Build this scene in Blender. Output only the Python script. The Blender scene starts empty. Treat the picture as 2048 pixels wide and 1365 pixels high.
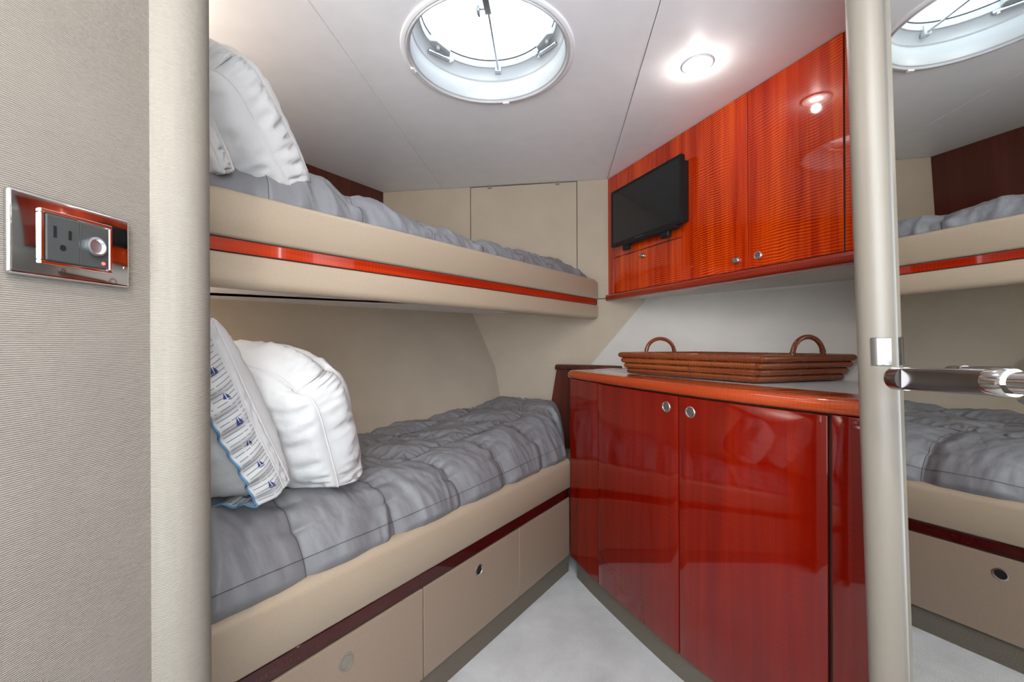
import bpy, bmesh, math, random
from mathutils import Vector, Matrix, noise
random.seed(4)
S = bpy.context.scene
COL = S.collection
EYE = 1.05                      # lens height above the cabin sole; heights h below are measured from it
PI = math.pi

# ------------------------------------------------------------------ camera, sky, light, exposure
cd = bpy.data.cameras.new('camera'); cam = bpy.data.objects.new('camera', cd); COL.objects.link(cam)
cam.location = (0, 0, EYE); cam.rotation_euler = (PI/2, 0.004, 0)
cd.sensor_width = 36; cd.lens = 36*850/2048; cd.clip_start = 0.01
S.camera = cam
w = bpy.data.worlds.new('sky'); S.world = w; w.use_nodes = True
bg = w.node_tree.nodes['Background']; bg.inputs[0].default_value = (0.85, 0.925, 1.0, 1); bg.inputs[1].default_value = 5.2
def area(name, loc, size, power, col, rot=(0, 0, 0), shape='DISK', spread=PI):
    l = bpy.data.lights.new(name, 'AREA'); l.shape = shape; l.size = size; l.energy = power; l.color = col; l.spread = spread
    o = bpy.data.objects.new(name, l); COL.objects.link(o); o.location = loc; o.rotation_euler = rot; return o
for k, (x, y) in enumerate(((-.20, -.10), (.20, -.10))):
    area('corridor_lamp', (x, y, 1.885), .07, 3.2, (1.0, .88, .76))
S.view_settings.view_transform = 'Standard'; S.view_settings.look = 'None'
S.view_settings.gamma = 1; S.view_settings.use_curve_mapping = False
S.view_settings.exposure = 1.3
S.cycles.use_denoising = True; S.cycles.max_bounces = 10; S.cycles.diffuse_bounces = 6; S.cycles.glossy_bounces = 6
S.cycles.transparent_max_bounces = 12
S.cycles.caustics_reflective = False; S.cycles.caustics_refractive = False

# ------------------------------------------------------------------ materials
def newmat(name):
    m = bpy.data.materials.new(name); m.use_nodes = True; nt = m.node_tree
    return m, nt, nt.nodes['Principled BSDF']
def uvscaled(nt, sx, sy):
    tc = nt.nodes.new('ShaderNodeTexCoord'); mp = nt.nodes.new('ShaderNodeMapping')
    mp.inputs['Scale'].default_value = (sx, sy, 1); nt.links.new(tc.outputs['UV'], mp.inputs['Vector']); return mp.outputs[0]
def nz(nt, vec, scale, detail=3, rough=.5, dist=0):
    n = nt.nodes.new('ShaderNodeTexNoise'); n.inputs['Scale'].default_value = scale; n.inputs['Detail'].default_value = detail
    n.inputs['Roughness'].default_value = rough; n.inputs['Distortion'].default_value = dist
    nt.links.new(vec, n.inputs['Vector']); return n.outputs['Fac']
def ramp(nt, fac, stops):
    r = nt.nodes.new('ShaderNodeValToRGB'); e = r.color_ramp.elements
    while len(e) < len(stops): e.new(.5)
    for q, (p, c) in zip(e, stops): q.position = p; q.color = (*c, 1)
    nt.links.new(fac, r.inputs['Fac']); return r.outputs['Color']
def math_(nt, op, a, b):
    m = nt.nodes.new('ShaderNodeMath'); m.operation = op
    for i, v in enumerate((a, b)):
        if isinstance(v, (int, float)): m.inputs[i].default_value = v
        else: nt.links.new(v, m.inputs[i])
    return m.outputs[0]
def bump(nt, b, h, dist, strength=1):
    n = nt.nodes.new('ShaderNodeBump'); n.inputs['Distance'].default_value = dist; n.inputs['Strength'].default_value = strength
    nt.links.new(h, n.inputs['Height']); nt.links.new(n.outputs[0], b.inputs['Normal'])
def plain(name, col, rough=.5, metal=0, spec=.5, coat=0, grain=None, emit=None):
    m, nt, b = newmat(name)
    b.inputs['Base Color'].default_value = (*col, 1); b.inputs['Roughness'].default_value = rough
    b.inputs['Metallic'].default_value = metal; b.inputs['Specular IOR Level'].default_value = spec
    b.inputs['Coat Weight'].default_value = coat; b.inputs['Coat Roughness'].default_value = .03
    if emit:
        b.inputs['Emission Color'].default_value = (*emit[0], 1); b.inputs['Emission Strength'].default_value = emit[1]
    amp, sc, var = grain or (.0002, 60, .06)
    v = uvscaled(nt, 1, 1)
    n = nz(nt, v, sc, 3)
    c = ramp(nt, n, [(.3, tuple(x*(1-var) for x in col)), (.7, tuple(min(1, x*(1+var)) for x in col))])
    nt.links.new(c, b.inputs['Base Color'])
    if amp: bump(nt, b, n, amp)
    return m
def fabric_wall(name, col, pitch=.0022, amp=.0004, rough=.75, spec=.2):
    m, nt, b = newmat(name); b.inputs['Roughness'].default_value = rough; b.inputs['Specular IOR Level'].default_value = spec
    v = uvscaled(nt, 1, 1)
    wv = nt.nodes.new('ShaderNodeTexWave'); wv.wave_type = 'BANDS'; wv.bands_direction = 'Y'
    wv.inputs['Scale'].default_value = 1/pitch/3.18; wv.inputs['Distortion'].default_value = .6; wv.inputs['Detail Scale'].default_value = .3
    nt.links.new(v, wv.inputs['Vector'])
    big = nz(nt, v, 7, 3); fine = nz(nt, uvscaled(nt, 300, 900), 1, 2)
    f = math_(nt, 'ADD', math_(nt, 'MULTIPLY', big, .6), math_(nt, 'MULTIPLY', fine, .4))
    c = ramp(nt, f, [(.3, tuple(x*.93 for x in col)), (.7, tuple(x*1.05 for x in col))])
    nt.links.new(c, b.inputs['Base Color'])
    bump(nt, b, math_(nt, 'ADD', wv.outputs['Fac'], fine), amp); return m
def wood(name, dark, mid, light, figure=.5, fpitch=.009, vertical=True, rough=.07, coat=.6, seed=0):
    m, nt, b = newmat(name)
    sx, sy = (1, 1) if vertical else (1, 1)
    a = uvscaled(nt, 38, 1.6) if vertical else uvscaled(nt, 1.6, 60)
    st = nz(nt, a, 1, 4, .6, .4)
    a2 = uvscaled(nt, 9, .8) if vertical else uvscaled(nt, .8, 14)
    st2 = nz(nt, a2, 1, 2, .5)
    wv = nt.nodes.new('ShaderNodeTexWave'); wv.wave_type = 'BANDS'; wv.bands_direction = 'Y' if vertical else 'X'
    wv.inputs['Scale'].default_value = 1/fpitch/3.18; wv.inputs['Distortion'].default_value = 24; wv.inputs['Detail'].default_value = 3
    wv.inputs['Detail Scale'].default_value = .09; wv.inputs['Detail Roughness'].default_value = .5
    nt.links.new(uvscaled(nt, 1, 1), wv.inputs['Vector'])
    msk = nz(nt, uvscaled(nt, 7, 3), 1, 3)
    mr = nt.nodes.new('ShaderNodeMapRange'); mr.inputs['From Min'].default_value = .34; mr.inputs['From Max'].default_value = .66; mr.inputs['To Min'].default_value = .1; mr.inputs['To Max'].default_value = 1
    nt.links.new(msk, mr.inputs['Value']); msk = mr.outputs[0]
    fg = math_(nt, 'MULTIPLY', math_(nt, 'SUBTRACT', wv.outputs['Fac'], .5), math_(nt, 'MULTIPLY', msk, figure))
    f = math_(nt, 'ADD', math_(nt, 'ADD', math_(nt, 'MULTIPLY', st, .5), math_(nt, 'MULTIPLY', st2, .5)), fg)
    c = ramp(nt, f, [(.28, dark), (.5, mid), (.72, light)])
    nt.links.new(c, b.inputs['Base Color'])
    b.inputs['Roughness'].default_value = rough; b.inputs['Coat Weight'].default_value = coat; b.inputs['Coat Roughness'].default_value = .02
    b.inputs['Specular IOR Level'].default_value = .2
    return m
def carpet():
    m, nt, b = newmat('carpet_pile'); b.inputs['Roughness'].default_value = .95; b.inputs['Specular IOR Level'].default_value = .05
    v = uvscaled(nt, 1, 1); big = nz(nt, v, 5, 4, .6); fine = nz(nt, v, 420, 2)
    f = math_(nt, 'ADD', math_(nt, 'MULTIPLY', big, .55), math_(nt, 'MULTIPLY', fine, .45))
    nt.links.new(ramp(nt, f, [(.32, (.40, .405, .405)), (.68, (.64, .65, .65))]), b.inputs['Base Color'])
    bump(nt, b, fine, .0018); return m
def glassmat():
    m = bpy.data.materials.new('clear_lens'); m.use_nodes = True; nt = m.node_tree
    for n in list(nt.nodes):
        if n.type != 'OUTPUT_MATERIAL': nt.nodes.remove(n)
    out = nt.nodes[0]; t = nt.nodes.new('ShaderNodeBsdfTransparent'); t.inputs[0].default_value = (.60, .62, .63, 1); g = nt.nodes.new('ShaderNodeBsdfGlossy'); g.inputs['Roughness'].default_value = .02
    mx = nt.nodes.new('ShaderNodeMixShader'); mx.inputs[0].default_value = .05; nt.links.new(t.outputs[0], mx.inputs[1]); nt.links.new(g.outputs[0], mx.inputs[2])
    nt.links.new(mx.outputs[0], out.inputs[0]); return m
M = dict(
    ceil=plain('headliner_vinyl', (.83, .83, .84), .36, spec=.35, grain=(.0012, 14, .02)),
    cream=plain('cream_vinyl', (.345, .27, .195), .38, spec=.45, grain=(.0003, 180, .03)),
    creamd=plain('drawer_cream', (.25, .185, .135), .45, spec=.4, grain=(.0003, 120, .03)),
    wallb=fabric_wall('beige_ribbed_vinyl', (.375, .31, .24), .004, .00025),
    wallr=fabric_wall('grey_ribbed_vinyl', (.56, .535, .50), .004, .0002),
    wallc=fabric_wall('corridor_ribbed_fabric', (.245, .218, .188), .0021, .0005),
    padc=fabric_wall('padded_edge_fabric', (.225, .203, .170), .0021, .0003),
    postc=plain('post_vinyl', (.19, .165, .135), .42, spec=.5, grain=(.0004, 22, .02)),
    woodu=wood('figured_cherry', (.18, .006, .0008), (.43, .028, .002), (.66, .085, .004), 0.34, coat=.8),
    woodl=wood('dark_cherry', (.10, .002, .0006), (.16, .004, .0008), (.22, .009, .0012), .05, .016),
    woode=wood('edge_cherry', (.25, .026, .005), (.37, .048, .009), (.48, .085, .018), .1, vertical=False),
    wooddk=wood('brown_cherry', (.045, .012, .009), (.07, .019, .013), (.10, .028, .018), .15, rough=.2, coat=.3),
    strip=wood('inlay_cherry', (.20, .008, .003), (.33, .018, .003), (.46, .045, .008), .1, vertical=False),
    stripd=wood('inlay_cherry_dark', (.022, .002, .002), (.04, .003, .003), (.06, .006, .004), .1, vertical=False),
    lip=wood('lip_cherry', (.16, .012, .005), (.25, .024, .010), (.33, .045, .016), .1, vertical=False, rough=.15),
    carpet=carpet(),
    kick=plain('kick_carpet', (.15, .13, .105), .95, spec=.05, grain=(.002, 300, .15)),
    duvet=plain('grey_cotton', (.165, .163, .172), .5, spec=.4, grain=(.0040, 26, .04)),
    cotton=plain('white_cotton', (.53, .525, .52), .75, spec=.15, grain=(.0022, 30, .01)),
    ruffle=plain('ruffle_cotton', (.55, .55, .545), .75, spec=.15, grain=(.0006, 110, .02)),
    blue=plain('blue_piping', (.10, .25, .42), .6), navy=plain('navy_print', (.02, .035, .16), .7), line=plain('grey_pinstripe', (.16, .17, .20), .7),
    thread=plain('grey_thread', (.06, .058, .062), .8),
    chrome=plain('chrome', (.72, .71, .70), .06, 1, grain=(0, 50, .01)),
    steel=plain('dark_steel', (.30, .285, .28), .2, 1, grain=(0, 50, .01)),
    nickel=plain('satin_nickel', (.55, .54, .52), .28, 1, grain=(0, 50, .01)),
    alu=plain('anodised_aluminium', (.55, .58, .62), .35, 1, grain=(0, 50, .01)),
    white=plain('white_gelcoat', (.50, .51, .515), .35, grain=(0, 50, .01)),
    black=plain('black_plastic', (.008, .008, .009), .5, spec=.25), screen=plain('tv_glass', (.010, .011, .012), .12, spec=.5, grain=(0, 50, .01)),
    smoke=plain('dark_grey_plastic', (.045, .05, .05), .35), gap=plain('joint_shadow', (.03, .025, .02), .9),
    jointl=plain('joint_grey', (.16, .15, .14), .9),
    mirror=plain('mirror_silver', (.80, .82, .80), .0, 1, grain=(0, 50, 0)),
    bamboo=wood('stained_bamboo', (.06, .012, .005), (.15, .034, .010), (.30, .09, .026), .1, vertical=False, rough=.2, coat=.5),
    bamd=plain('bamboo_node', (.07, .018, .008), .4),
    lens=glassmat(), rubber=plain('gasket', (.05, .05, .05), .6),
    lamp=plain('lamp_glass', (.9, .9, .9), .3, emit=((1.0, .93, .84), 9)),
    led=plain('red_led', (.8, .02, .02), .3, emit=((1.0, .05, .05), 3)),
    counter=plain('grey_laminate', (.46, .46, .45), .3, spec=.5, grain=(0, 40, .02)),
)

# ------------------------------------------------------------------ mesh helpers
def V(x, y, h): return Vector((x, y, h+EYE))
def autouv(bm, ang=0.0):
    uv = bm.loops.layers.uv.verify(); bm.normal_update()
    for f in bm.faces:
        n = f.normal
        if abs(n.z) > .75:
            for l in f.loops: l[uv].uv = (l.vert.co.x, l.vert.co.y)
        else:
            d = Vector((-n.y, n.x)); d = d.normalized() if d.length > 1e-6 else Vector((1, 0))
            if ang: d = Vector((math.cos(ang), math.sin(ang)))
            for l in f.loops: l[uv].uv = (l.vert.co.x*d.x+l.vert.co.y*d.y, l.vert.co.z)
def obj(name, bm, mat, parent=None, smooth=None, uv=True):
    if uv: autouv(bm)
    me = bpy.data.meshes.new(name)
    org = Vector((0, 0, 0)) if parent is None else WORLD[parent.name]
    if parent is None:
        xs = [v.co for v in bm.verts]
        org = Vector(((min(c.x for c in xs)+max(c.x for c in xs))/2, (min(c.y for c in xs)+max(c.y for c in xs))/2, min(c.z for c in xs)))
    bmesh.ops.translate(bm, verts=bm.verts, vec=-org)
    bm.to_mesh(me); bm.free()
    if isinstance(mat, (list, tuple)):
        for m in mat: me.materials.append(m)
    else: me.materials.append(mat)
    if smooth is not None:
        for p in me.polygons: p.use_smooth = True
        if smooth < 180: me.set_sharp_from_angle(angle=math.radians(smooth))
    o = bpy.data.objects.new(name, me); COL.objects.link(o)
    WORLD[o.name] = org.copy()
    if parent is None: o.location = org
    else: o.parent = parent
    return o
WORLD = {}
def thing(name, label, cat, loc=(0, 0, 0), group=None):
    o = bpy.data.objects.new(name, None); COL.objects.link(o); o.location = loc; o.empty_display_size = .05
    WORLD[o.name] = Vector(loc); o['label'] = label; o['category'] = cat
    if group: o['group'] = group
    return o
def tag(o, label, cat, group=None):
    o['label'] = label; o['category'] = cat
    if group: o['group'] = group
    return o
def struct(name, bm, mat, smooth=None):
    o = obj(name, bm, mat, None, smooth); o['kind'] = 'structure'; return o
def lab(o, t): o['label'] = t; return o
def bevel(bm, wd, seg=3, ang=50):
    bm.normal_update()
    es = [e for e in bm.edges if len(e.link_faces) == 2 and e.calc_face_angle(0) > math.radians(ang)]
    if es: bmesh.ops.bevel(bm, geom=es, offset=wd, segments=seg, profile=.5, affect='EDGES', clamp_overlap=True)
    return bm
def sweep(path, prof, closed=True, caps=True, bm=None):
    """path: plan points; prof: (outward, h); outward = right-hand side of the path direction"""
    bm = bm or bmesh.new(); n = len(path); rings = []
    for i, p in enumerate(path):
        p = Vector(p[:2])
        d1 = (p-Vector(path[i-1][:2])).normalized() if i else None
        d2 = (Vector(path[i+1][:2])-p).normalized() if i < n-1 else None
        d1 = d1 or d2; d2 = d2 or d1
        a = Vector((d1.y, -d1.x)); b = Vector((d2.y, -d2.x)); m = (a+b).normalized(); k = 1/max(.3, m.dot(a))
        rings.append([bm.verts.new((p.x+m.x*o*k, p.y+m.y*o*k, h+EYE)) for o, h in prof])
    c = len(prof)
    for r0, r1 in zip(rings, rings[1:]):
        for j in range(c if closed else c-1):
            bm.faces.new((r0[j], r0[(j+1) % c], r1[(j+1) % c], r1[j]))
    if caps and closed:
        bm.faces.new(rings[0][::-1]); bm.faces.new(rings[-1])
    bmesh.ops.recalc_face_normals(bm, faces=bm.faces); return bm
def rect(o0, o1, h0, h1): return [(o0, h0), (o1, h0), (o1, h1), (o0, h1)]
def prism(poly, h0, h1, bm=None):
    bm = bm or bmesh.new()
    a = [bm.verts.new((x, y, h0+EYE)) for x, y in poly]; b = [bm.verts.new((x, y, h1+EYE)) for x, y in poly]
    bm.faces.new(a[::-1]); bm.faces.new(b)
    for i in range(len(poly)): bm.faces.new((a[i], a[(i+1) % len(a)], b[(i+1) % len(a)], b[i]))
    bmesh.ops.recalc_face_normals(bm, faces=bm.faces); return bm
def slab(pts, off, bm=None):
    bm = bm or bmesh.new(); off = Vector(off)
    a = [bm.verts.new(p) for p in pts]; b = [bm.verts.new(Vector(p)+off) for p in pts]
    bm.faces.new(a); bm.faces.new(b[::-1])
    for i in range(len(a)): bm.faces.new((a[i], b[i], b[(i+1) % len(a)], a[(i+1) % len(a)]))
    bmesh.ops.recalc_face_normals(bm, faces=bm.faces); return bm
def tube(pts, r, seg=8, closed=False, bm=None, caps=True):
    bm = bm or bmesh.new(); n = len(pts); rings = []; pts = [Vector(p) for p in pts]
    ref = Vector((0, 0, 1)) if abs((pts[1]-pts[0]).normalized().z) < .9 else Vector((1, 0, 0))
    u = None
    for i, p in enumerate(pts):
        if closed: d = pts[(i+1) % n]-pts[i-1]
        else: d = pts[min(i+1, n-1)]-pts[max(i-1, 0)]
        d.normalize()
        u = (ref if u is None else u); u = (u-d*u.dot(d)); u = u.normalized() if u.length > 1e-6 else d.orthogonal().normalized()
        v = d.cross(u); rr = r[i] if isinstance(r, (list, tuple)) else r
        rings.append([bm.verts.new(p+(u*math.cos(2*PI*k/seg)+v*math.sin(2*PI*k/seg))*rr) for k in range(seg)])
    for i in range(n if closed else n-1):
        a, b = rings[i], rings[(i+1) % n]
        for k in range(seg): bm.faces.new((a[k], a[(k+1) % seg], b[(k+1) % seg], b[k]))
    if not closed and caps: bm.faces.new(rings[0][::-1]); bm.faces.new(rings[-1])
    bmesh.ops.recalc_face_normals(bm, faces=bm.faces)
    return bm
def lathe(center, axis, prof, seg=32, bm=None, xref=None):
    """prof: (radius, distance along axis)"""
    bm = bm or bmesh.new(); axis = Vector(axis).normalized(); u = (Vector(xref) if xref else axis.orthogonal()).normalized(); v = axis.cross(u); c = Vector(center)
    rings = []
    for r, t in prof:
        if r < 1e-6: rings.append([bm.verts.new(c+axis*t)])
        else: rings.append([bm.verts.new(c+axis*t+(u*math.cos(2*PI*k/seg)+v*math.sin(2*PI*k/seg))*r) for k in range(seg)])
    for a, b in zip(rings, rings[1:]):
        for k in range(seg):
            k2 = (k+1) % seg
            if len(a) == 1 and len(b) == 1: continue
            if len(a) == 1: bm.faces.new((a[0], b[k2], b[k]))
            elif len(b) == 1: bm.faces.new((a[k], a[k2], b[0]))
            else: bm.faces.new((a[k], a[k2], b[k2], b[k]))
    bmesh.ops.recalc_face_normals(bm, faces=bm.faces)
    return bm
def fbox(O, ux, uy, uz, a0, a1, b0, b1, c0, c1, bm=None):
    """box in the frame O; ux,uy,uz"""
    bm = bm or bmesh.new(); vs = []
    for a in (a0, a1):
        for b in (b0, b1):
            for c in (c0, c1): vs.append(bm.verts.new(O+ux*a+uy*b+uz*c))
    for f in ((0, 1, 3, 2), (4, 6, 7, 5), (0, 4, 5, 1), (2, 3, 7, 6), (0, 2, 6, 4), (1, 5, 7, 3)): bm.faces.new([vs[i] for i in f])
    bmesh.ops.recalc_face_normals(bm, faces=bm.faces); return bm
UP = Vector((0, 0, 1))

# ------------------------------------------------------------------ floor, ceiling
struct('floor', prism([(-2.2, -.45), (2.0, -.45), (2.0, 2.6), (-2.2, 2.6)], -1.07, -1.05), M['carpet'])
HC = .84
YB = -.45      # unseen rear end behind the camera, left open to let fill light in
HX, HY = -.066, 1.252
def holed(poly, h0, h1, r, seg=64):
    bm = bmesh.new(); layers = []
    for h in (h0, h1):
        a = [bm.verts.new((x, y, h+EYE)) for x, y in poly]
        b = [bm.verts.new((HX+r*math.cos(2*PI*k/seg), HY+r*math.sin(2*PI*k/seg), h+EYE)) for k in range(seg)]
        es = [bm.edges.new((a[i], a[(i+1) % len(a)])) for i in range(len(a))]+[bm.edges.new((b[i], b[(i+1) % seg])) for i in range(seg)]
        bmesh.ops.triangle_fill(bm, use_beauty=True, use_dissolve=False, edges=es); layers.append((a, b))
    for j in (0, 1):
        a, b = layers[0][j], layers[1][j]
        for i in range(len(a)): bm.faces.new((a[i], a[(i+1) % len(a)], b[(i+1) % len(a)], b[i]))
    bmesh.ops.recalc_face_normals(bm, faces=bm.faces); return bm
ceiling = struct('ceiling', holed([(-2.2, YB), (2.0, YB), (2.0, 2.6), (-2.2, 2.6)], .846, .87, .232), M['jointl'])
def sl(y): return -.496+(y-1.044)*.0892         # left headliner seam
def sr(y): return .370+(y-1.044)*.1108          # right headliner seam
g = .0012
obj('panel', bevel(prism([(-2.2, YB), (sl(YB)-g, YB), (sl(2.6)-g, 2.6), (-2.2, 2.6)], HC, .8458), .002, 2), M['ceil'], ceiling)
obj('panel', holed([(sl(YB)+g, YB), (sr(YB)-g, YB), (sr(2.6)-g, 2.6), (sl(2.6)+g, 2.6)], HC, .8458, .232), M['ceil'], ceiling)
obj('panel', bevel(prism([(sr(YB)+g, YB), (2.0, YB), (2.0, 2.6), (sr(2.6)+g, 2.6)], HC-.002, .8458), .002, 2), M['ceil'], ceiling)

# ------------------------------------------------------------------ back wall
def bw(x, o=0):            # point on the back wall plane, o metres proud of it
    n = Vector((-.149, -.989)); return (x+n.x*o, 2.279-.151*x+n.y*o)
wall_back = struct('wall_back', slab([V(*bw(-.80, -.006), -1.05), V(*bw(1.0, -.006), -1.05), V(*bw(1.0, -.006), .846), V(*bw(-.80, -.006), .846)], (.005, .03, 0)), M['gap'])
def bpanel(x0, x1, h0, h1, tl=None):
    e = .0015
    p = [(x0+e, h0+e), (x1-e, h0+e), (x1-e, h1-e), (x0+e, h1-e)]
    bm = slab([V(*bw(x, 0), h) for x, h in p], (.0009, .0058, 0))
    return obj('panel', bevel(bm, .0012, 1), M['wallb'], wall_back)
bpanel(-.74, -.223, .218, .84); bpanel(-.223, .343, .218, .836); bpanel(.343, .72, .218, .84)
bpanel(-.74, .98, -1.05, .218)
for x in (-.118, .243):
    o = obj('clip', bevel(fbox(V(*bw(x, .004), .822), Vector((.989, -.149, 0)), UP, Vector((-.149, -.989, 0)), -.010, .010, 0, .016, -.003, .003), .001, 1), M['postc'], wall_back)
# ------------------------------------------------------------------ left wall: wood above the upper berth, flared lining below
dl = Vector((-.531, -.847)); ll = (-.719, 2.388)
def lw(s, o=0): n = Vector((.847, -.531)); return (ll[0]+dl.x*s+n.x*o, ll[1]+dl.y*s+n.y*o)
wall_left = struct('wall_left', sweep([lw(2.1, -.02), lw(-.05, -.02)], rect(-.02, 0, .165, .846)), M['gap'])
obj('wood_panel', bevel(sweep([lw(2.1, 0), lw(.001, 0)], rect(-.018, 0, .169, .839)), .001, 1), M['wooddk'], wall_left)
Lt, Lm, Lb = (-.215, 2.311, .150), (-.092, 2.293, -.138), (-.062, 2.289, -.304)
dd = Vector((-.706, -.717))
def q(P, s, dh=0): return V(P[0]+dd.x*s, P[1]+dd.y*s, P[2]+dh)
def lpanel(P0, P1, s0, s1, t=.004):
    e = .0015
    return obj('panel', slab([q(P0, s0+e, -e), q(P1, s0+e, e), q(P1, s1-e, e), q(P0, s1-e, -e)], Vector((-.0029, .0028, 0))), M['wallb'], wall_left)
Ld = (-.052, 2.288, -.56)
for s0, s1 in ((-.06, 1.45), (1.45, 2.4)):
    e = .0012; bm = bmesh.new(); c_ = []
    for P0 in (Lt, Lm, Lb, Ld): c_.append((q(P0, s0+e), q(P0, s1-e), q(P0, s0+e)+Vector((-.0029, .0028, 0)), q(P0, s1-e)+Vector((-.0029, .0028, 0))))
    vv_ = [[bm.verts.new(p) for p in r_] for r_ in c_]
    for a_, b_ in zip(vv_, vv_[1:]):
        for i0, i1 in ((0, 1), (1, 3), (3, 2), (2, 0)): bm.faces.new((a_[i0], a_[i1], b_[i1], b_[i0]))
    bm.faces.new((vv_[0][0], vv_[0][1], vv_[0][3], vv_[0][2])); bm.faces.new((vv_[-1][0], vv_[-1][1], vv_[-1][3], vv_[-1][2]))
    bmesh.ops.recalc_face_normals(bm, faces=bm.faces)
    obj('panel', bm, M['wallb'], wall_left, 25)
lw2 = slab([q(Lt, -.08), q(Lm, -.08), q(Lm, 2.45), q(Lt, 2.45)], (-.02, .02, 0))
slab([q(Lm, -.08), q(Lb, -.08), q(Lb, 2.45), q(Lm, 2.45)], (-.02, .02, 0), lw2)
slab([q(Lb, -.08), q(Lb, -.08, -.75), q(Lb, 2.45, -.75), q(Lb, 2.45)], (-.02, .02, 0), lw2)
bmesh.ops.translate(lw2, verts=lw2.verts, vec=(-.004, .0038, 0))
obj('lining_backing', lw2, M['gap'], wall_left)
# ------------------------------------------------------------------ right wall, flared, behind the counter and the wall cabinets
DR = Vector((.623, -.782))
Ra, Rb, Rc = (.681, 2.176, .202), (.395, 2.219, -.145), (.27, 2.238, -.30)
def rq(P, s, dh=0): return V(P[0]+DR.x*s, P[1]+DR.y*s, P[2]+dh)
wall_right = struct('wall_right', slab([rq(Ra, -.05), rq(Ra, 2.3), rq(Rb, 2.3), rq(Rb, -.05)], (.02, .016, 0)), M['wallr'])
obj('upper_lining', slab([rq(Ra, -.05), rq(Ra, 2.3), rq(Ra, 2.3, .644), rq(Ra, -.05, .644)], (.02, .016, 0)), M['wallr'], wall_right)
obj('lower_lining', slab([rq(Rb, -.05, .0), rq(Rb, 2.3, .0), rq(Rb, 2.3, -.9), rq(Rb, -.05, -.9)], (.02, .016, 0)), M['wallr'], wall_right)
# ------------------------------------------------------------------ entrance: corridor wall, padded pillar, bulkhead
cw = lambda y: -.4705+.069*(y-.5557)
struct('wall_corridor', prism([(cw(.575), .575), (cw(YB), YB), (cw(YB)-.04, YB), (cw(.575)-.04, .575)], -1.05, .84), M['wallc'])
PC = (-.479, .597)
bm = lathe(V(PC[0], PC[1], -1.05), (0, 0, 1), [(.045, 0), (.045, 1.89)], 48)
struct('trim_1', bm, M['padc'], 60)
struct('wall_bulkhead', prism([(PC[0], .575), (PC[0], .632), (-2.1, .632+.2), (-2.1, .575+.2)], -1.05, .84), M['wallc'])
# right-hand jamb post and mirror door lean a little out of plumb
LEAN = .031
def lean(bm):
    for v in bm.verts: v.co.x -= (v.co.z-EYE)*LEAN
    return bm
QC = (.607, .704)
bm = lathe(V(QC[0], QC[1], -1.08), (0, 0, 1), [(.028, 0), (.028, 1.95)], 48)
bm2 = bm
trim2 = struct('trim_2', lean(bm2), M['postc'], 60)
struct('wall_partition', lean(prism([(.612, .692), (.620, .728), (1.7, .62), (1.7, .57)], -1.05, .835)), M['postc'])
mx = lambda y, o=0: .551+.080*y-o
door = bpy.data.objects.new('door_1', None); COL.objects.link(door); door.location = (mx(.1)+.02, .1, 0); door['kind'] = 'structure'
WORLD[door.name] = Vector(door.location)
obj('door_leaf', lean(prism([(mx(.657)+.003, .657), (mx(-.28)+.003, -.28), (mx(-.28)+.040, -.28), (mx(.657)+.040, .657)], -1.03, .83)), M['postc'], door)
lab(obj('mirror', lean(prism([(mx(.665), .665), (mx(-.25), -.25), (mx(-.25)+.0028, -.25), (mx(.665)+.0028, .665)], -1.02, .825)), M['mirror'], door), 'full height mirror panel on the door')
struct('wall_entry', prism([(.535, -.30), (.52, YB), (.58, YB), (.59, -.30)], -1.05, .84), M['wallc'])
# chrome latch keeper on the post
kd = Vector((-.80, -.60, 0)); kd.normalize()
bm = lathe(V(QC[0]+.0, QC[1]+.0, -.042), (0, 0, 1), [(.0283, 0), (.0302, .001), (.0302, .044), (.0283, .045)], 72)
vs = [f for f in bm.faces if not (math.radians(208) < (math.atan2(f.calc_center_median().y-QC[1], f.calc_center_median().x-QC[0]) % (2*PI)) < math.radians(262))]
bmesh.ops.delete(bm, geom=vs, context='FACES')
lab(obj('keeper_plate', lean(bm), M['steel'], trim2, 40), 'chrome latch keeper on the post')
# lever handle
bx = lambda y, o=.037: mx(y, o)
hp = [V(bx(.627), .627, -.0575), V(bx(.55), .55, -.053), V(bx(.488), .488, -.0495)]
hn = bpy.data.objects.new('door_handle', None); COL.objects.link(hn); hn.parent = door; hn.location = hp[2]-WORLD[door.name]; WORLD[hn.name] = Vector(hp[2])
d = (hp[0]-hp[2]).normalized()
bm = tube([hp[0]+d*.000, hp[0]-d*.001, hp[0]-d*.002, hp[0]-d*.022], [.0145, .0160, .0166, .0166], 28)
obj('lever_end', bm, M['steel'], hn, 40)
bm = fbox(hp[2], d, d.cross(UP).normalized(), UP, -.002, (hp[0]-hp[2]).length-.020, -.0090, .0090, -.0155, .0155); bevel(bm, .004, 3)
obj('lever_bar', bm, M['steel'], hn, 40)
bm = tube([hp[2]-d*.022, hp[2]-d*.018, hp[2]-d*.002, hp[2]+d*.001], [.0155, .0168, .0168, .0160], 28)
obj('lever_hub', bm, M['chrome'], hn, 40)
nn = Vector((1, -.0857, 0)).normalized()
bm = lathe(hp[2]-d*.010, nn, [(.012, 0), (.012, .030), (.028, .031), (.028, .0365), (0, .0365)], 28); obj('rose', bm, M['chrome'], hn, 40)
bm = tube([hp[2]-d*.02, hp[2]-d*.14], .0125, 24); obj('lever_bar', bm, M['chrome'], hn, 40)

# unseen low baffle added behind the camera to cut sky light, open above
struct('rear_light_baffle', prism([(-.53, YB-.03), (.57, YB-.03), (.57, YB-.001), (-.53, YB-.001)], -1.05, -.35), M['wallc'])
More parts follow.
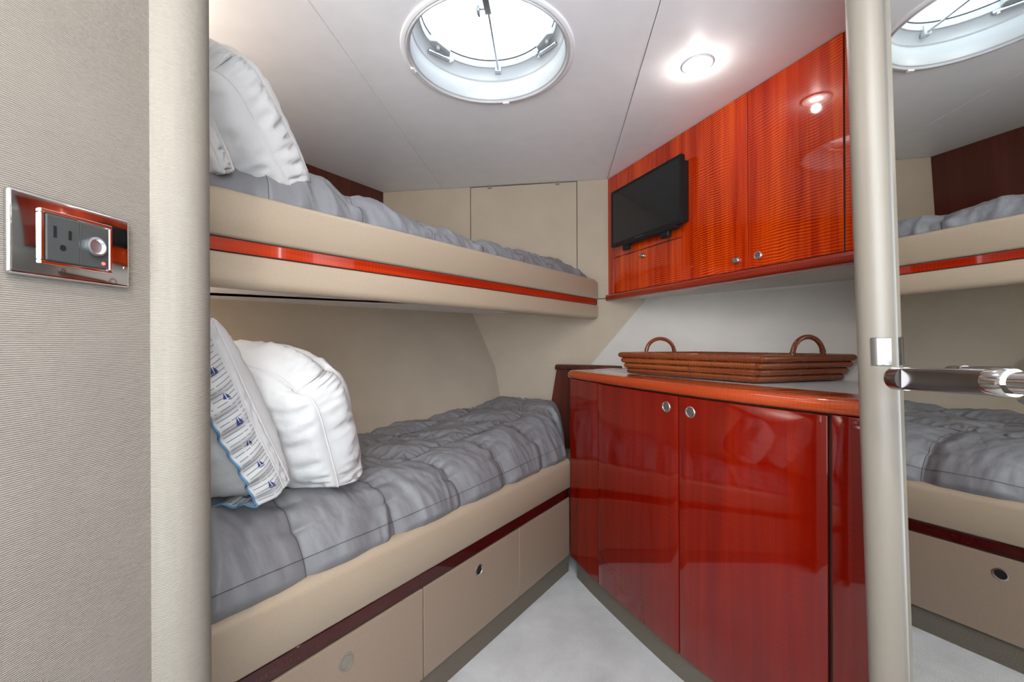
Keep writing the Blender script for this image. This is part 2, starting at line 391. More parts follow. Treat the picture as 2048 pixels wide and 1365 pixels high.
# ------------------------------------------------------------------ wall socket
sx = Vector((.069, 1, 0)).normalized(); so = Vector((1, -.069, 0)).normalized()
Os = V(cw(.46), .46, .1075)       # centre of the plate on the corridor wall
sock = thing('wall_socket', 'chrome double socket plate with a black outlet on the ribbed corridor wall', 'socket', tuple(Os))
bm = fbox(Os, sx, UP, so, -.0595, .0595, -.041, .041, 0, .007); bevel(bm, .003, 3)
obj('plate', bm, M['chrome'], sock, 40)
bm = bmesh.new()
for a0, a1, b0, b1 in ((-.036, .036, .024, .028), (-.036, .036, -.028, -.024), (-.036, -.032, -.024, .024), (.032, .036, -.024, .024)):
    fbox(Os, sx, UP, so, a0, a1, b0, b1, .006, .0100, bm)
bevel(bm, .0008, 1); obj('rim', bm, M['chrome'], sock)
bm = fbox(Os, sx, UP, so, -.031, .0005, -.0235, .0235, .0065, .0105); bevel(bm, .001, 2); oo = lab(obj('outlet', bm, M['smoke'], sock), 'black three pin outlet')
bm = bmesh.new()
for a, b, wd, hh in ((-.0235, .0065, .0014, .006), (-.0095, .0060, .0014, .0048)):
    fbox(Os, sx, UP, so, a-wd, a+wd, b-hh, b+hh, .0104, .0108, bm)
lathe(Os+sx*-.0165-UP*.0085+so*.0106, so, [(.0032, 0), (.0030, .0003), (0, .0003)], 16, bm)
obj('pin_slot', bm, M['black'], oo)
bm = fbox(Os, sx, UP, so, .001, .0318, -.0235, .0235, .0065, .0095); bevel(bm, .001, 2); o2 = lab(obj('charging_port', bm, M['smoke'], sock), 'round charging port with red pilot light')
obj('port_ring', lathe(Os+sx*.0165+so*.0095, so, [(.0105, 0), (.0105, .0035), (.0085, .004), (.007, .001), (0, .001)], 28), M['alu'], o2, 40)
obj('pilot_light', lathe(Os+sx*.0255-UP*.0175+so*.0095, so, [(.0018, 0), (.0016, .001), (0, .0013)], 14), M['led'], o2, 40)
obj('screw', lathe(Os+sx*.053-UP*.018+so*.0068, so, [(.0022, 0), (.0018, .0009), (0, .0011)], 14), M['nickel'], sock, 40)

# ------------------------------------------------------------------ deck hatch
hatch = bpy.data.objects.new('window_1', None); COL.objects.link(hatch); hatch.location = (HX, HY, HC+EYE); hatch['kind'] = 'structure'; WORLD[hatch.name] = Vector(hatch.location)
c0 = Vector((HX, HY, EYE))
obj('trim_ring', lathe(c0, UP, [(.2525, .8402), (.2515, .8370), (.2495, .8355), (.2400, .8350), (.2385, .8375), (.2375, .8375)], 96), M['ceil'], hatch, 40)
obj('shade_track', lathe(c0, UP, [(.2375, .8385), (.2370, .8335), (.2340, .8315), (.2310, .8335), (.2300, .8400), (.2270, .8405)], 96), M['white'], hatch, 180)
obj('liner', lathe(c0, UP, [(.2275, .8395), (.2245, .8420), (.2235, .8900), (.2235, .8985), (.2205, .9010), (.2190, .9030), (.2215, .9060), (.2100, .9300), (.2040, .9330), (.2030, .9340)], 96), M['white'], hatch, 50)
obj('lid_frame', lathe(c0, UP, [(.215, .9345), (.200, .9345), (.1985, .9360), (.1970, .9550), (.1985, .9575), (.2200, .9600), (.2250, .9400)], 96), M['white'], hatch, 40)
obj('seal', lathe(c0, UP, [(.1975, .9550), (.1950, .9560), (.1950, .9585), (.1985, .9590)], 96), M['rubber'], hatch, 40)
obj('pane', lathe(c0, UP, [(0, .9590), (.206, .9590), (.206, .9660), (0, .9660)], 96), M['lens'], hatch)
obj('outer_collar', lathe(c0, UP, [(.226, .84), (.236, .84), (.240, .95), (.226, .955)], 64), M['white'], hatch)
def hpt(ang, r, h): a = math.radians(ang); return c0+Vector((math.cos(a)*r, math.sin(a)*r, h))
for A, sgn in ((146, 1), (25, -1)):
    er = Vector((math.cos(math.radians(A)), math.sin(math.radians(A)), 0)); et = Vector((-er.y, er.x, 0))
    pts = [(-.052*sgn, .004), (-.030*sgn, -.022), (.032*sgn, -.020), (.060*sgn, .010), (.060*sgn, .020), (-.052*sgn, .018)]
    base = hpt(A, .198, .936)
    lg = obj('latch_lug', bevel(slab([base+et*a+er*b for a, b in pts], (0, 0, .020)), .002, 2), M['white'], hatch)
    obj('latch_pivot', lathe(base+er*-.006+et*.012*sgn, Vector((0, 0, -1)), [(.006, -.002), (.006, .008), (.004, .010), (0, .010)], 16), M['white'], lg, 40)
    # the dog lever lies along the rim just below the frame
    p0 = hpt(A-14*sgn, .200, .928); p1 = hpt(A+10*sgn, .213, .918); dd_ = (p1-p0).normalized()
    lv = obj('latch_lever', bevel(fbox(p0, dd_, UP.cross(dd_).normalized(), UP, -.006, (p1-p0).length, -.0055, .0055, -.005, .005), .003, 3), M['alu'], hatch, 40)
    obj('screw', lathe(p0+Vector((0, 0, -.004)), (0, 0, -1), [(.0055, 0), (.0055, .004), (.002, .0045), (0, .003)], 16), M['chrome'], lv, 40)
    obj('lever_hub', bevel(fbox(p0, dd_, UP.cross(dd_).normalized(), UP, -.012, .010, -.012, .004, -.004, .006), .002, 2), M['alu'], lv, 40)
# support arm from the far rim to the clamp knob
pa, pb = hpt(83.5, .196, .928), V(HX-.006, 1.20, .905)
obj('arm_bracket', bevel(fbox(pa, Vector((1, 0, 0)), Vector((0, 1, 0)), UP, -.010, .010, -.006, .014, -.012, .020), .002, 2), M['white'], hatch, 40)
pb = Vector((-.062, 1.180, EYE+.915)); pcv = Vector((-.078, 1.02, EYE+.915))
obj('support_arm', tube([pa+Vector((0, -.004, -.004)), pb, pcv], .0032, 10), M['alu'], hatch, 40)
dc = (pcv-pb).normalized()
cb = obj('arm_clamp', bevel(fbox(pb, dc, dc.cross(UP).normalized(), UP, -.001, .13, -.009, .009, -.008, .008), .002, 2), M['alu'], hatch, 40)
kx = pb+dc*.012
obj('clamp_knob', lathe(kx, (-1, .1, 0), [(.003, .006), (.003, .018), (.008, .019), (.0175, .022), (.0185, .026), (.016, .029), (.007, .030), (0, .031)], 20), M['alu'], cb, 40)
for A in (270-184-8, 168):
    er = Vector((math.cos(math.radians(A)), math.sin(math.radians(A)), 0)); et = Vector((-er.y, er.x, 0))
    obj('clip', bevel(fbox(hpt(A, .236, .8315), et, er, UP, -.011, .011, -.004, .006, -.003, .004), .0012, 1), M['ceil'], hatch)

# ------------------------------------------------------------------ ceiling downlight
dlp = Vector((.5656, 1.289, HC-.002+EYE))
dlt = thing('downlight', 'small round chrome recessed downlight in the ceiling beside the wall cabinets', 'light', tuple(dlp))
obj('bezel', lathe(dlp, (0, 0, -1), [(.046, .0002), (.0455, .0025), (.041, .0042), (.037, .0035), (.034, -.0035)], 48), M['white'], dlt, 60)
obj('reflector', lathe(dlp, (0, 0, -1), [(.035, .0005), (.030, -.0012), (.023, -.0015)], 48), M['nickel'], dlt, 60)
obj('bulb', lathe(dlp, (0, 0, -1), [(.023, -.0012), (.016, .0010), (0, .0018)], 32), M['lamp'], dlt, 180)
pl_ = bpy.data.lights.new('downlight_glow', 'POINT'); pl_.energy = .38; pl_.color = (1.0, .95, .89); pl_.shadow_soft_size = .014
po = bpy.data.objects.new('downlight_glow', pl_); COL.objects.link(po); po.location = (dlp.x, dlp.y, dlp.z-.032)
# bunk reading lamps on the bulkhead, behind the padded pillar
BN = Vector((.165, .986, 0)).normalized()
for x, h, en in ((-1.10, .66, 7.5), (-1.02, .02, 3.0)):
    c = V(x, .632+.2*(abs(x)-.479)/1.621+.004, h)
    rl = thing('reading_lamp', 'small round warm reading lamp at the head of the %s bunk' % ('upper' if h > .3 else 'lower'), 'lamp', tuple(c))
    obj('backplate', lathe(c, BN, [(.040, 0), (.040, .006), (.034, .010), (0, .010)], 28), M['chrome'], rl, 40)
    obj('stem', tube([c+BN*.009, c+BN*.05], .006, 12), M['chrome'], rl, 40)
    obj('shade', lathe(c+BN*.045, BN, [(.010, 0), (.026, .010), (.034, .045), (.032, .046), (.024, .012)], 28), M['chrome'], rl, 40)
    pl_ = bpy.data.lights.new('reading_glow', 'POINT'); pl_.energy = en; pl_.color = (1.0, .87, .74); pl_.shadow_soft_size = .02
    po = bpy.data.objects.new('reading_glow', pl_); COL.objects.link(po); po.location = c+BN*.115

# ------------------------------------------------------------------ berths
lowF = lambda y, o=0: (.2600+.73*(y-1.925)+.808*o, y-.589*o)
upF = lambda y, o=0: (.4458+.766*(y-2.18)+.795*o, y-.607*o)
def frail(F, y0, y1, o0, o1, h0, h1, n=1): return sweep([F(y0+(y1-y0)*k/n) for k in range(n+1)], rect(o0, o1, h0, h1))
ub = thing('upper_berth', 'cream upper bunk with a bright cherry inlay strip along its rail', 'bunk', (*upF(1.4), EYE+.11))
def roundtop(o0, o1, h0, h1, r, rb=.006, n=6):
    """rail profile with a round upper lip and small rounded foot"""
    p = [(o0, h0+rb), (o0+rb, h0), (o1-rb, h0), (o1, h0+rb)]
    r = min(r, (o1-o0)/2)
    for k in range(n+1):
        a = PI/2*k/n; p.append((o1-r+r*math.cos(a), h1-r+r*math.sin(a)))
    for k in range(n+1):
        a = PI/2+PI/2*k/n; p.append((o0+r+r*math.cos(a), h1-r+r*math.sin(a)))
    return p
def roundbot(o0, o1, h0, h1, r, n=6):
    p = [(o1, h1-.003), (o1-.003, h1), (o0+.003, h1), (o0, h1-.003), (o0, h0+.004)]
    for k in range(n+1):
        a = -PI/2+PI/2*k/n; p.append((o1-r+r*math.cos(a), h0+r+r*math.sin(a)))
    return p
def endround(bm, F, y1, r, top=True):
    """ease the free end of a rail board by pulling its top end corner back"""
    return bm
YU0, YU1 = .655, 2.172
def eased(F, y0, y1, prof, h_corner, r, up=True):
    """sweep with the far end's upper (or lower) corner rounded in elevation"""
    bm = sweep([F(y0)]+[F(y1-r*(1-math.sin(PI/2*k/6))) for k in range(7)], prof)
    return bm
def round_end(bm, F, y1, r, hc, sign):
    a = Vector(F(y1)); dirv = (Vector(F(y1))-Vector(F(y1-1))).normalized()
    for v in bm.verts:
        s = (Vector((v.co.x, v.co.y))-a).dot(dirv)      # <=0 inside
        dd2 = s+r; hh = (v.co.z-EYE)-(hc-sign*r)
        if dd2 > 0 and sign*hh > 0:
            L_ = max(dd2, abs(hh)); k = math.hypot(dd2, hh)
            if k > 1e-9:
                f = L_/k; v.co.x -= dirv.x*dd2*(1-f); v.co.y -= dirv.y*dd2*(1-f); v.co.z -= hh*(1-f)
    return bm
b1 = eased(upF, YU0, YU1, roundtop(-.034, 0, .2125, .3120, .015), .312, .022)
obj('upper_board', round_end(b1, upF, YU1, .022, .312, 1), M['cream'], ub, 50)
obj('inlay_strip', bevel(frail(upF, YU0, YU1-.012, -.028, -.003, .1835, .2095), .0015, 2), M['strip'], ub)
lab(obj('strip_end', bevel(frail(upF, YU1-.0115, YU1-.001, -.028, -.003, .1835, .2095), .001, 1), M['wooddk'], ub), 'brown end block of the inlay strip')
obj('rail_core', frail(upF, YU0, YU1-.003, -.030, -.008, .17, .22), M['gap'], ub)
b2 = eased(upF, YU0, YU1, roundbot(-.034, 0, .110, .1805, .020), .11, .02)
obj('lower_board', b2, M['cream'], ub, 50)
pl = [upF(YU0, -.034), upF(YU1, -.034), bw(.44, .003), bw(-.70, .003), lw(.02, .003), lw(2.0, .003), (-1.80, .86)]
obj('platform', prism(pl, .150, .168), M['ceil'], ub)

lb = thing('lower_berth', 'cream lower bunk base with drawers and a dark inlay strip', 'bunk', (*lowF(1.4), 0))
YL0, YL1 = .645, 1.921
obj('rail_board', sweep([lowF(YL0), lowF(YL1)], roundtop(-.050, .004, -.664, -.531, .026, n=8)), M['cream'], lb, 50)
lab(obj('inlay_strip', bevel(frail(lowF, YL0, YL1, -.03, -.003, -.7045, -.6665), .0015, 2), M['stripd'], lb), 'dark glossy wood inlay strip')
obj('case', frail(lowF, YL0, YL1-.005, -.05, -.006, -.965, -.60), M['gap'], lb)
edges = [.645, .832, 1.2175, 1.602, YL1]
for k in range(4):
    e = .0016
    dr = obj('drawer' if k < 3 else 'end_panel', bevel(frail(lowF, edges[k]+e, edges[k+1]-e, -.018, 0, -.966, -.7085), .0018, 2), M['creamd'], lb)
    if k in (1, 2):
        px, py, ph = ((-.401, 1.020, -.769), (-.113, 1.414, -.762))[k-1]
        c = Vector((px, py, EYE+ph)); ax = Vector((.808, -.589, 0)); R_ = .0215 if k == 1 else .0185
        ring = obj('finger_pull', lathe(c, ax, [(R_, -.001), (R_*.97, .0022), (R_*.80, .0026), (R_*.74, .0005), (R_*.72, -.004)], 36), M['nickel'] if k == 2 else M['postc'], dr, 40)
        if k == 1: obj('push_button', lathe(c, ax, [(R_*.70, -.001), (R_*.68, .0016), (0, .0020)], 32), M['postc'], ring, 40)
        else: lab(obj('finger_hole', lathe(c, ax, [(R_*.73, .0004), (0, .0004)], 32), M['black'], ring), 'open dark finger hole')
obj('kick_board', frail(lowF, YL0, YL1+.01, -.06, -.012, -1.05, -.964), M['kick'], lb)
obj('bed_board', prism([lowF(YL0, -.05), lowF(YL1, -.05), (.20, 2.23), (-.04, 2.26), (-1.55, .72+.09)], -.62, -.60), M['creamd'], lb)

# --- quilted duvets
def fbm(x, y, s=0, o=3):
    return noise.fractal(Vector((x, y, s)), 1.0, 2.0, o)
def duvet(name, front, back, h_edge, h_top, ns, nt, label, ylab, seam=.24, wave=1.0, seed=0., hfun=None, side=.10, foot=.16, edgepipe=True, cross0=.0, wr=1.0, row0=.19):
    """front(s), back(s): plan points for s 0..1; height rolls up from the front edge and from the foot end"""
    Lf = sum((Vector(front((i+1)/20))-Vector(front(i/20))).length for i in range(20))
    bm = bmesh.new(); uvl = bm.loops.layers.uv.verify(); grid = []
    def height(d, e, s):          # d metres in from the front edge, e metres from the foot end
        sd_ = side*(1-.65*min(1, max(0, (s-.78)/.14))) if edgepipe else side; k = min(1, d/sd_); a = math.sqrt(max(0, 1-(1-k)**2)); k2 = min(1, e/foot); a2 = math.sqrt(max(0, 1-(1-k2)**2))
        return h_edge+(h_top+(hfun(s, d) if hfun else 0)-h_edge)*min(a, a2)*(.85+.15*a*a2)
    for i in range(ns+1):
        s = i/ns; F = Vector(front(s)); B = Vector(back(s)); W = (B-F).length; row = []
        for j in range(nt+1):
            t = (j/nt)**1.45; P = F.lerp(B, t); d = W*t; e = (1-s)*Lf
            row.append((P, d, e, s))
        grid.append(row)
    vv = []
    for row in grid:
        r = []
        for P, d, e, s in row:
            al = Lf-e
            h = height(d, e, s)
            ws = .012*fbm(al*2.2, d*2.2, seed+7)
            ca = (al+ws-cross0)/seam; dc_ = abs(ca-round(ca))*seam          # distance to a cross seam
            dd0 = d+ws; rowd = [row0+k*.26 for k in range(4)]
            dl_ = min(abs(dd0-q_) for q_ in rowd)
            ds = min(dc_, dl_)
            puff = .026*(1-math.exp(-(ds/.045)))*wave
            tuck = math.exp(-ds/.05)
            # puckers run across the nearest seam
            along = al if dc_ > dl_ else d
            across = dc_ if dc_ < dl_ else dl_
            pk = abs(fbm(along*26, across*5, seed+3, 2))*.022*tuck*wr
            ridg = (.5-abs(fbm(al*5.5+fbm(d*3, al*3, seed)*.8, d*3.5, seed+1, 3)))*.020*wr
            fin = fbm(al*20+d*9, d*16-al*6, seed+2, 3)*.0045*wr
            n_ = puff+pk-.004*tuck+ridg+fin
            front_k = max(0, 1-d/side)
            dirn = Vector((F_out[0]*front_k, F_out[1]*front_k, 1.0-.55*front_k)).normalized()
            fade = min(1, (h-h_edge)/.03+.15)
            r.append(bm.verts.new(Vector((P.x, P.y, h+EYE))+dirn*n_*fade))
        vv.append(r)
    mi = []
    for i in range(ns):
        for j in range(nt):
            f = bm.faces.new((vv[i][j], vv[i+1][j], vv[i+1][j+1], vv[i][j+1]))
            for l, (a, b) in zip(f.loops, ((i, j), (i+1, j), (i+1, j+1), (i, j+1))):
                g_ = grid[a][b]; l[uvl].uv = (Lf-g_[2], g_[1])
    # close the underside so that it is a solid quilt
    low = [bm.verts.new((vv[i][j].co.x, vv[i][j].co.y, h_edge-.012+EYE)) for i, j in ((0, 0), (ns, 0), (ns, nt), (0, nt))]
    bmesh.ops.recalc_face_normals(bm, faces=bm.faces)
    bmesh.ops.delete(bm, geom=low, context='VERTS')
    if sum(f.normal.z for f in bm.faces) < 0: bmesh.ops.reverse_faces(bm, faces=bm.faces)
    def pos(i, j):
        i = min(max(i, 0), ns); j0 = min(max(int(j), 0), nt-1); f = min(1, max(0, j-j0))
        return vv[i][j0].co.lerp(vv[i][j0+1].co, f)
    # seam threads
    threads = bmesh.new()
    nrm = Vector((0, 0, 1))
    def thr(idx):
        p = [pos(*k)+Vector((F_out[0], F_out[1], .8)).normalized()*.0014 for k in idx]
        tube(p, .0008, 5, bm=threads)
    W0 = [r[-1][1] for r in grid]
    def jof(i, d):
        return nt*max(0, min(1, d/W0[i]))**(1/1.45)
    for m_ in range(0, 12):
        a_ = cross0+m_*seam
        if .01 < a_ < Lf-.03:
            i = round(ns*a_/Lf); thr([(i, j) for j in range(1, nt-1)])
    for dr_ in [row0+k*.26 for k in range(4)]:
        idx = [(i, jof(i, dr_)) for i in range(1, ns-2) if W0[i] > dr_+.02 and (Lf-grid[i][0][3]*Lf) > .06]
        if len(idx) > 5: thr(idx)
    if edgepipe:
        thr([(i, jof(i, .011)) for i in range(1, ns-1)])
    o = obj(name, bm, M['duvet'], None, 180, uv=False); tag(o, label, 'duvet')
    obj('stitching', threads, M['thread'], o)['kind'] = 'stuff'
    return o
F_out = (.808, -.589)
def lf(s):
    y = .655+(1.890-.655)*min(1, s/.80)
    if s <= .80: return lowF(y, -.022)
    k = (s-.80)/.20; a = Vector(lowF(1.890, -.020)); b = Vector((.236, 2.205))
    return tuple(a.lerp(b, k))
def lbk(s):
    a = Vector((-1.44, .85)); b = Vector((-.078, 2.262)); k = s/.93
    return tuple(a.lerp(b, min(1, k))) if k < 1 else tuple(b.lerp(Vector((.10, 2.245)), (k-1)/.0753))
def lh(s, d):
    al = .062*math.exp(-((s-.13)/.12)**2)*min(1, d/.1)
    return al+.04*min(1, max(0, (s-.45)/.30))+.055*max(0, s-.75)/.25
duvet('duvet', lf, lbk, -.552, -.405, 400, 170, 'grey quilted duvet on the lower bunk under the big white pillow', 0, hfun=lh, side=.13, foot=.03, cross0=.11, seed=1.)
F_out = (.795, -.607)
def uf(s): return upF(.665+(2.135-.665)*s, -.040)
def ubk(s):
    a = Vector((-1.66, .84)); b = Vector((-.700, 2.330)); k = s/.62
    return tuple(a.lerp(b, k)) if k < 1 else tuple(b.lerp(Vector((.20, 2.205)), (k-1)/.613))
def uh(s, d): return .030*math.exp(-((s-.25)/.15)**2)-.025*s+.02*math.sin(s*9)*.5
duvet('duvet', uf, ubk,   .285, .392, 360, 120, 'grey quilted duvet on the upper bunk behind the cherry inlaid rail', 0, hfun=uh, side=.10, foot=.13, cross0=.09, edgepipe=False, seed=9., wr=1.5, wave=.35)

# ------------------------------------------------------------------ pillows
def pillow(name, label, cen, wv, hv, W, Hh, G, T, seed, wr=1.0, ears=.03, flange=None, pipe='cotton', sag=0.0):
    """box-edged cushion: W x Hh face, G side gusset, T crown on each face"""
    wv = Vector(wv).normalized(); hv = Vector(hv).normalized(); nv = wv.cross(hv).normalized(); hv = nv.cross(wv).normalized(); cen = Vector(cen)
    N = 56; bm = bmesh.new()
    def rim(u, v):
        x = u*W/2; y = v*Hh/2
        ex = 1-.10*(1-abs(v)**3)*0; 
        x *= 1-.055*(1-v*v)*abs(u)+0; y *= 1-.05*(1-u*u)*abs(v)
        k = max(0, u)**2.2*max(0, v)**2.2*sag
        x -= .070*k; y -= .105*k
        k = (abs(u)*abs(v))**3
        x *= 1-.05*k; y *= 1-.05*k
        return x, y
    def W2(x, y, z): return cen+wv*x+hv*y+nv*z
    fr, bk = {}, {}
    for side, dct in ((1, fr), (-1, bk)):
        for i in range(N+1):
            for j in range(N+1):
                u = math.sin(PI/2*(2*i/N-1)); v = math.sin(PI/2*(2*j/N-1)); x, y = rim(u, v)
                f = ((1-u*u)*(1-v*v))**.42
                cr_ = 1-f
                e = max(abs(u), abs(v))
                puck = (abs(fbm((x if abs(v) > abs(u) else y)*26, e*2.0, seed+side, 2))*-.011+.002)*wr*math.exp(-((1-e)/.30))*min(1, (1-e)*14)
                big = fbm(x*5.5, y*5.5, seed+5*side, 3)*.010*wr*f
                rid = (.45-abs(fbm(x*4+y*3, y*9-x*2, seed+11*side, 2)))*.008*wr*f
                z = side*(G/2+T*f+puck+big+rid)
                dct[i, j] = bm.verts.new(W2(x, y, z))
        for i in range(N):
            for j in range(N):
                qd = (dct[i, j], dct[i+1, j], dct[i+1, j+1], dct[i, j+1]); bm.faces.new(qd if side > 0 else qd[::-1])
    per = [(i, 0) for i in range(N)]+[(N, j) for j in range(N)]+[(i, N) for i in range(N, 0, -1)]+[(0, j) for j in range(N, 0, -1)]
    K = 8; prev = [fr[p] for p in per]; acc = 0
    for k in range(1, K+1):
        if k == K: cur = [bk[p] for p in per]
        else:
            cur = []
            for idx, p in enumerate(per):
                a, b = fr[p].co, bk[p].co; t = k/K; P = a.lerp(b, t)
                c_ = (P-cen); c_ -= nv*c_.dot(nv); rr = c_.normalized()
                bl = math.sin(PI*t)*G*.28+abs(fbm(idx*.35, t*1.5, seed+20, 2))*-.010*wr*math.sin(PI*t)
                cur.append(bm.verts.new(P+rr*bl))
        m_ = len(per)
        for q_ in range(m_): bm.faces.new((prev[q_], cur[q_], cur[(q_+1) % m_], prev[(q_+1) % m_]))
        prev = cur
    rimf = [fr[p].co.copy() for p in per]; rimb = [bk[p].co.copy() for p in per]
    bmesh.ops.recalc_face_normals(bm, faces=bm.faces)
    o = obj(name, bm, M['cotton'], None, 180); tag(o, label, 'pillow')
    for rm in (rimf, rimb): obj('piping', tube(rm, .0026, 8, closed=True), M[pipe], o, 180)
    return o, dict(cen=cen, wv=wv, hv=hv, nv=nv, rimf=rimf, rimb=rimb)
AX = Vector((.134, .991, 0)); INB = Vector((.991, -.134, 0))
def tilt(deg): a = math.radians(deg); return (UP*math.cos(a)-AX*math.sin(a))
# big white on the lower bunk
hv = tilt(21)
pillow('pillow', 'white box-edged pillow standing on the lower bunk beside the ruffled one', V(-.640, 1.068, -.180), INB, hv, .45, .345, .12, .060, 2., 2.6, sag=.7)
# ruffled pillow
hv = tilt(30)
ro, P = pillow('ruffled_pillow', 'white pillow with striped sailboat ruffle and blue edging, lower bunk', V(-.725, .860, -.138), INB, hv, .46, .42, .02, .10, 5., 1.1, pipe='cotton')
def ribbon():
    rim = [(a+b)/2 for a, b in zip(P['rimf'], P['rimb'])]; cen, wv_, hv_, nv_ = P['cen'], P['wv'], P['hv'], P['nv']
    aft = nv_ if nv_.dot(AX) < 0 else -nv_
    # resample the rim finely
    n = len(rim); pts = []
    cl = [0]
    for i in range(n): cl.append(cl[-1]+(rim[(i+1) % n]-rim[i]).length)
    Lr = cl[-1]; m = 520; k = 0
    for s in range(m):
        t = s/m*Lr
        while cl[k+1] < t: k += 1
        f = (t-cl[k])/(cl[k+1]-cl[k]); pts.append(rim[k].lerp(rim[(k+1) % n], f))
    bm = bmesh.new(); rows = []; K = 6; edge = []
    for i, p in enumerate(pts):
        c_ = p-cen; c_ -= nv_*c_.dot(nv_); tx, ty = c_.dot(wv_)/.23, c_.dot(hv_)/.21
        rr = (wv_*tx*abs(tx)**2+hv_*ty*abs(ty)**2).normalized()
        al = i/m*Lr; row = []
        for k in range(K+1):
            t = k/K; wob = (math.sin(al*2*PI/.045+2*math.sin(al*9))*.0035+fbm(al*8, t, 3.)*.010)*t
            o_ = .078*t
            row.append(bm.verts.new(p+rr*(.012*math.sin(PI*t*.9)-o_*.22+wob*1.2-.002)+aft*(o_*.92+wob*.3)))
        rows.append(row); edge.append(row[-1].co.copy())
    for i in range(m):
        for k in range(K): bm.faces.new((rows[i][k], rows[(i+1) % m][k], rows[(i+1) % m][k+1], rows[i][k+1]))
    bm.normal_update()
    st = bmesh.new(); prints = []
    cs = [[v.co.copy() for v in r] for r in rows]
    def at(i, t):
        i0 = int(i) % m; f = i-int(i); r0, r1 = cs[i0], cs[(i0+1) % m]; k = min(K-1, int(t*K)); g_ = t*K-k
        return r0[k].lerp(r0[k+1], g_).lerp(r1[k].lerp(r1[k+1], g_), f)
    step = m/Lr*.0095; i = 0
    while i < m-step:
        a = [at(i, .04+.88*k/5) for k in range(6)]; b = [at(i+.45, .04+.88*k/5) for k in range(6)]
        nn_ = (a[3]-a[0]).cross(b[0]-a[0]).normalized()
        for sg in (1, -1):
            va = [st.verts.new(x+nn_*.0006*sg) for x in a]; vb = [st.verts.new(x+nn_*.0006*sg) for x in b]
            for k in range(5): st.faces.new((va[k], vb[k], vb[k+1], va[k+1]))
        i += step
    i = 10.
    while i < m-10:
        c0_ = at(i, .5); da = (at(i+2, .5)-c0_).normalized(); db = (at(i, .9)-c0_).normalized(); nn_ = da.cross(db).normalized()
        nv2 = bmesh.new(); prints.append(nv2)
        for sg in (1, -1):
            for tri in (((-.002, .009), (-.007, -.005), (-.001, -.005)), ((.0005, .008), (.0005, -.004), (.006, -.005)), ((-.008, -.0065), (.007, -.0065), (.004, -.0085), (-.005, -.0085))):
                nv2.faces.new([nv2.verts.new(c0_+db*y_*-1+da*x_*1+nn_*.0012*sg) for y_, x_ in tri])
        i += m/Lr*.056
    rf = obj('ruffle', bm, M['ruffle'], ro, 180)
    obj('pinstripes', st, M['line'], rf)['kind'] = 'stuff'
    for nv2 in prints: obj('sailboat_print', nv2, M['navy'], rf)
    obj('blue_edging', tube(edge, .0022, 8, closed=True), M['blue'], rf, 180)
ribbon()
# upper bunk
pillow('pillow', 'large white piped pillow leaning towards the ceiling on the upper bunk', V(-.735, .948, .492), INB, tilt(48), .44, .315, .09, .075, 8., 2.4, sag=.5)
pillow('pillow', 'small white pillow low behind the padded pillar on the upper bunk', V(-.790, .835, .455), INB, tilt(34), .42, .26, .03, .055, 12., 2.0)

# ------------------------------------------------------------------ wall cabinets (upper right)
CA = Vector((.5, 2.204)); CDr = Vector((.357, -.934)); CN = Vector((-.934, -.357))
CO = V(CA.x, CA.y, 0); cx = Vector((*CDr, 0)); cn = Vector((*CN, 0))
wc = thing('wall_cabinet', 'glossy figured cherry wall cabinet hanging over the counter', 'cabinet', (CA.x, CA.y, EYE+.212))
def cbox(s0, s1, h0, h1, o0, o1, bv=.0012):
    bm = fbox(CO, cx, UP, cn, s0, s1, h0, h1, o0, o1)
    return bevel(bm, bv, 2) if bv else bm
CT = .836
obj('carcass', prism([tuple(CA+CN*-.004), tuple(CA+CDr*1.34+CN*-.004), tuple(CA+CDr*1.34+CN*-.30), (.69, 2.15)], .232, CT), M['gap'], wc)
obj('side_stile', cbox(0, .0485, .240, CT, -.018, 0), M['woodu'], wc)
obj('tv_panel', cbox(.051, .5205, .4195, CT, -.018, 0), M['woodu'], wc)
fl = obj('flap_door', cbox(.051, .5205, .2405, .4165, -.018, 0), M['woodu'], wc)
dA = obj('door', cbox(.5235, .8260, .2405, CT, -.018, 0), M['woodu'], wc)
dB = obj('door', cbox(.8295, 1.1245, .2405, CT, -.018, 0), M['woodu'], wc)
obj('end_stile', cbox(1.129, 1.34, .2405, CT, -.018, 0), M['woodu'], wc)
pr = [(-.028, .2375), (-.028, .2050), (.004, .2050), (.0100, .2065), (.0145, .2105), (.0170, .2165), (.0170, .2250), (.0145, .2315), (.009, .2360), (.004, .2375)]
a, b = CA+CDr*1.34, CA
obj('lip', sweep([tuple(b), tuple(a)], pr), M['lip'], wc, 50)
obj('soffit', prism([tuple(CA+CN*-.02), tuple(CA+CDr*1.34+CN*-.02), (1.33, 1.36), (1.0, 1.77), (.69, 2.155)], .212, .218), M['wallr'], wc)
obj('end_lip', prism([tuple(CA+CN*.0), tuple(CA+CN*.012-CDr*.004), tuple(CA+CN*-.03-CDr*.006), tuple(CA+CN*-.03)], .2060, .2375), M['lip'], wc)
def knob(parent, s, h, R_=.0115):
    c = CO+cx*s+UP*h
    k = obj('knob', lathe(c, cn, [(R_, 0), (R_, .003), (R_*.92, .0045), (R_*.72, .0045), (R_*.70, .012), (R_*.82, .0145), (R_*.72, .0175), (R_*.3, .0185), (0, .0185)], 28), M['nickel'], parent, 40)
knob(fl, .282, .387); knob(dA, .785, .276)
c = CO+cx*.866+UP*.278
obj('knob', lathe(c, cn, [(.0135, 0), (.0135, .003), (.0120, .0045), (.0100, .0040), (.0098, .0015), (.0085, .0015), (.0080, .0050), (0, .0055)], 28), M['nickel'], dB, 40)

